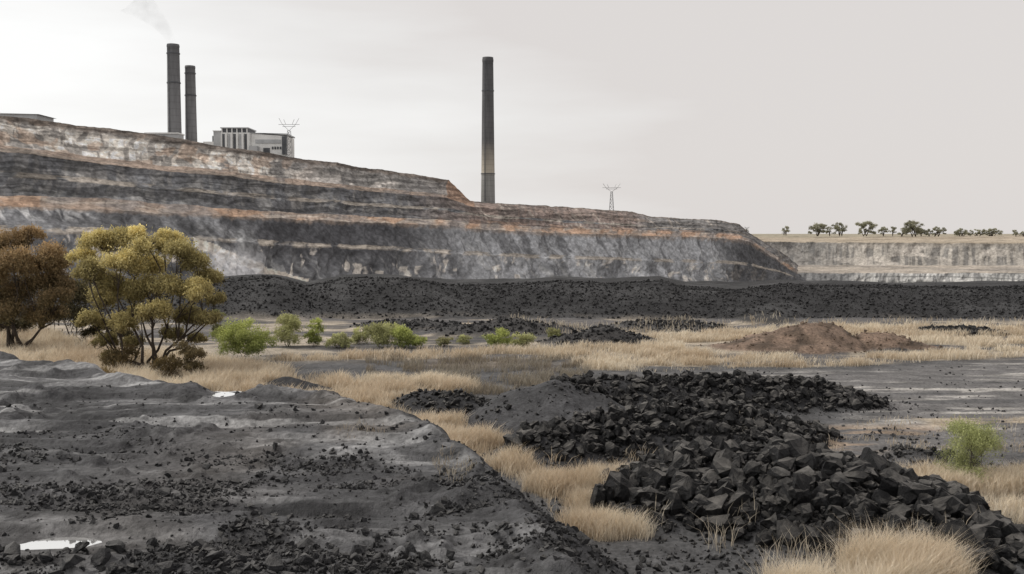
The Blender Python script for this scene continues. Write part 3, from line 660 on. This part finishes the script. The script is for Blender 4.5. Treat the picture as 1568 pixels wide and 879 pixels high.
def chimney(u,vt,vb,wt,wb,D,stops,bands):
    top=P(u,vt,D); bot=P(u,vb,D); x0=float(top[0]); h=float(top[2]-bot[2]); ext=12.
    e_=empty("chimney",(x0,D,float(bot[2]))); rt=wt/F*D/2; rb=wb/F*D/2
    prof=[(rb*1.03,-ext),(rb,0)]+[(rb+(rt-rb)*(k/12)**.9,h*k/12) for k in range(1,12)]+[(rt,h*.965),(rt*1.03,h*.967),(rt*1.05,h*.985),(rt*1.0,h*.99),(rt,h),(rt*.82,h),(rt*.8,h*.9)]
    V,Fc=lathe(prof); m=stack_mat("chimney_concrete",stops,h); part("shaft",e_,V,Fc,m,True)
    for bz in bands:
        r=rb+(rt-rb)*bz**.9; z_=h*bz
        V,Fc=lathe([(r,z_-.25),(r*1.04+.15,z_-.25),(r*1.04+.15,z_+.25),(r,z_+.25)]); part("platform",e_,V,Fc,M_dark)
    V=np.array([[-.3,-rb*1.02-.1,0],[.3,-rb*1.02-.1,0],[.25,-rt-.15,h*.96],[-.25,-rt-.15,h*.96]]); V[:,0]-=rb*.4
    part("ladder",e_,V,np.array([[0,1,2,3]]),M_dark)
    return e_,h
chimney(747,88,309,16.5,21.5,600,[(0,(.24,.24,.235)),(.185,(.25,.25,.24)),(.2,(.44,.40,.33)),(.33,(.26,.24,.21)),(.42,(.11,.11,.112)),(1,(.085,.086,.09))],[.195,.77])
chimney(265,68,208,18,20.5,480,[(0,(.20,.20,.205)),(1,(.13,.132,.137))],[.58,.9])
chimney(291,101,214,15,17.5,490,[(0,(.22,.22,.225)),(1,(.155,.157,.162))],[.6,.9])
def ux(u,D): return float((u-CX)/F*D)
def vz(v,D): return float(P(784,v,D)[2])
D=468.; e_=empty("power_station",(0,0,0))
zb=vz(250,D)
box("boiler_house",e_,ux(341,D),ux(385,D),D,D+16,zb,vz(203,D),M_conc)
box("upper_storey",e_,ux(342,D),ux(382,D),D+.6,D+14,vz(203,D),vz(196.5,D),M_dark)
box("roof_slab",e_,ux(340.5,D),ux(383,D),D-.2,D+15,vz(196.5,D),vz(195,D),M_conc2)
for k in range(6): box("roof_post",e_,ux(342+k*7.6,D),ux(343.4+k*7.6,D),D+.1,D+.58,vz(203,D)+.01,vz(196.5,D)-.01,M_conc)
for k in range(5):
    box("dark_bay",e_,ux(343.5+k*8.4,D),ux(347.6+k*8.4,D),D-.35,D-.003,vz(231,D),vz(205,D),M_conc2 if k%2 else M_dark)
    box("white_column",e_,ux(348+k*8.4,D),ux(351+k*8.4,D),D-.9,D-.004,zb,vz(203.5,D),M_conc)
box("turbine_hall",e_,ux(385.5,D),ux(440,D),D+2,D+18,zb,vz(204,D),M_conc,1.1)
box("turbine_hall_roof",e_,ux(385.3,D),ux(441,D),D+1.6,D+18.4,vz(204,D)+.004,vz(202.6,D),M_conc2,1.1)
box("louvre_band",e_,ux(392,D),ux(430.5,D),D+1.7,D+1.99,vz(219,D),vz(213,D),M_conc2)
box("loading_opening",e_,ux(404,D),ux(414,D),D+1.7,D+1.99,vz(236,D),vz(226,D),M_dark)
box("side_block",e_,ux(433,D),ux(440.5,D),D+1.2,D+1.98,vz(236,D),vz(208,D),M_dark)
box("annex",e_,ux(386,D),ux(398,D),D-3,D+1.99,zb,vz(224,D),M_conc2)
for k in range(4): box("window",e_,ux(417+k*4.,D),ux(419.5+k*4.,D),D+1.75,D+1.98,vz(228,D),vz(224,D),M_dark)
box("conveyor_house",e_,ux(327,D),ux(340,D),D+3,D+9,zb,vz(200,D),M_conc2)
box("conveyor_house_roof",e_,ux(326,D),ux(340.2,D),D+2.6,D+9.4,vz(200,D)+.004,vz(198.8,D),M_conc)
box("small_shed",e_,ux(311,D),ux(326.9,D),D+3,D+9,zb,vz(216,D),M_conc)
box("vent",e_,ux(387,D),ux(388.2,D),D+6,D+7,vz(205,D),vz(198,D),M_steel); box("vent_stack",e_,ux(322,D),ux(323.2,D),D+6,D+7,vz(218,D),vz(206,D),M_steel)
D=462.; e_=empty("low_shed",(0,0,0))
box("walls",e_,ux(226,D),ux(276,D),D,D+8,vz(235,D),vz(205,D),M_conc2); box("roof",e_,ux(225,D),ux(277,D),D-.5,D+8.5,vz(205,D)+.004,vz(203,D),M_conc)
box("door",e_,ux(250,D),ux(256,D),D-.1,D-.004,vz(220,D),vz(207.5,D),M_dark)
D=385.; e_=empty("low_shed",(0,0,0))
box("walls",e_,ux(-60,D),ux(62,D),D,D+14,vz(210,D),vz(175,D),M_conc2); box("roof",e_,ux(-62,D),ux(66,D),D-.6,D+14.6,vz(175,D)+.004,vz(171.5,D),M_conc2,.9)
def bar(p,q_,r): return tube([p,q_],[r,r],4)
def pylon(u,vt,vb,D,r,arm):
    x0=ux(u,D); z0=vz(vb,D); z1=vz(vt,D); h=z1-z0; hw=arm/F*D/2; b_=h*.09; wst=h*.035
    L=[]; nz=z0-3
    for sx in(-1,1):
        for sy in(-1,1): L.append(((x0+sx*b_,D+sy*b_,nz),(x0+sx*wst,D+sy*wst,z0+h*.68)))
    for k in range(6):
        t0,t1=k/6,(k+1)/6; a0=b_+(wst-b_)*t0;a1=b_+(wst-b_)*t1; zz0=nz+(z0+h*.68-nz)*t0; zz1=nz+(z0+h*.68-nz)*t1
        L+=[((x0-a0,D-a0,zz0),(x0+a1,D-a1,zz1)),((x0+a0,D-a0,zz0),(x0-a1,D-a1,zz1)),((x0-a1,D-a1,zz1),(x0+a1,D-a1,zz1))]
    zc=z0+h*.68
    for s_ in(-1,1):
        L+=[((x0,D,zc),(x0+s_*hw*.62,D,z0+h*.84)),((x0+s_*hw*.62,D,z0+h*.84),(x0+s_*hw*.95,D,z1)),((x0+s_*hw*.3,D,z0+h*.84),(x0+s_*hw*.5,D,z0+h*.97))]
    L+=[((x0-hw,D,z0+h*.84),(x0+hw,D,z0+h*.84)),((x0-hw*.62,D,z0+h*.79),(x0+hw*.62,D,z0+h*.79))]
    Vs=[];Fs=[];o_=0
    for p,q_ in L:
        V,Fc=bar(p,q_,r); Vs.append(V);Fs.append(Fc+o_);o_+=len(V)
    np_mesh("transmission_pylon",np.concatenate(Vs),np.concatenate(Fs),M_steel)
pylon(445,181,241,465,.09,32); pylon(936,281,321,655,.11,28); pylon(1143,347,359,820,.1,8)
m,nt,b,o=new_mat("smoke"); nt.nodes.remove(b); pv=nt.nodes.new("ShaderNodeVolumePrincipled")
g=nt.nodes.new("ShaderNodeNewGeometry").outputs["Position"]; n_=noise(nt,g,.12,3); r_=ramp(nt,n_,.42,.7,0.,.03); nt.links.new(r_,pv.inputs["Density"])
pv.inputs["Color"].default_value=(.55,.55,.56,1); nt.links.new(pv.outputs[0],o.inputs["Volume"])
D=480.; V,Fc=tube([P(264,67,D),P(256,50,D),P(242,32,D),P(224,14,D),P(195,-8,D)],[2.,2.8,4.,6.,9.],12); np_mesh("smoke_plume",V,Fc,m,None,True)
print("done")
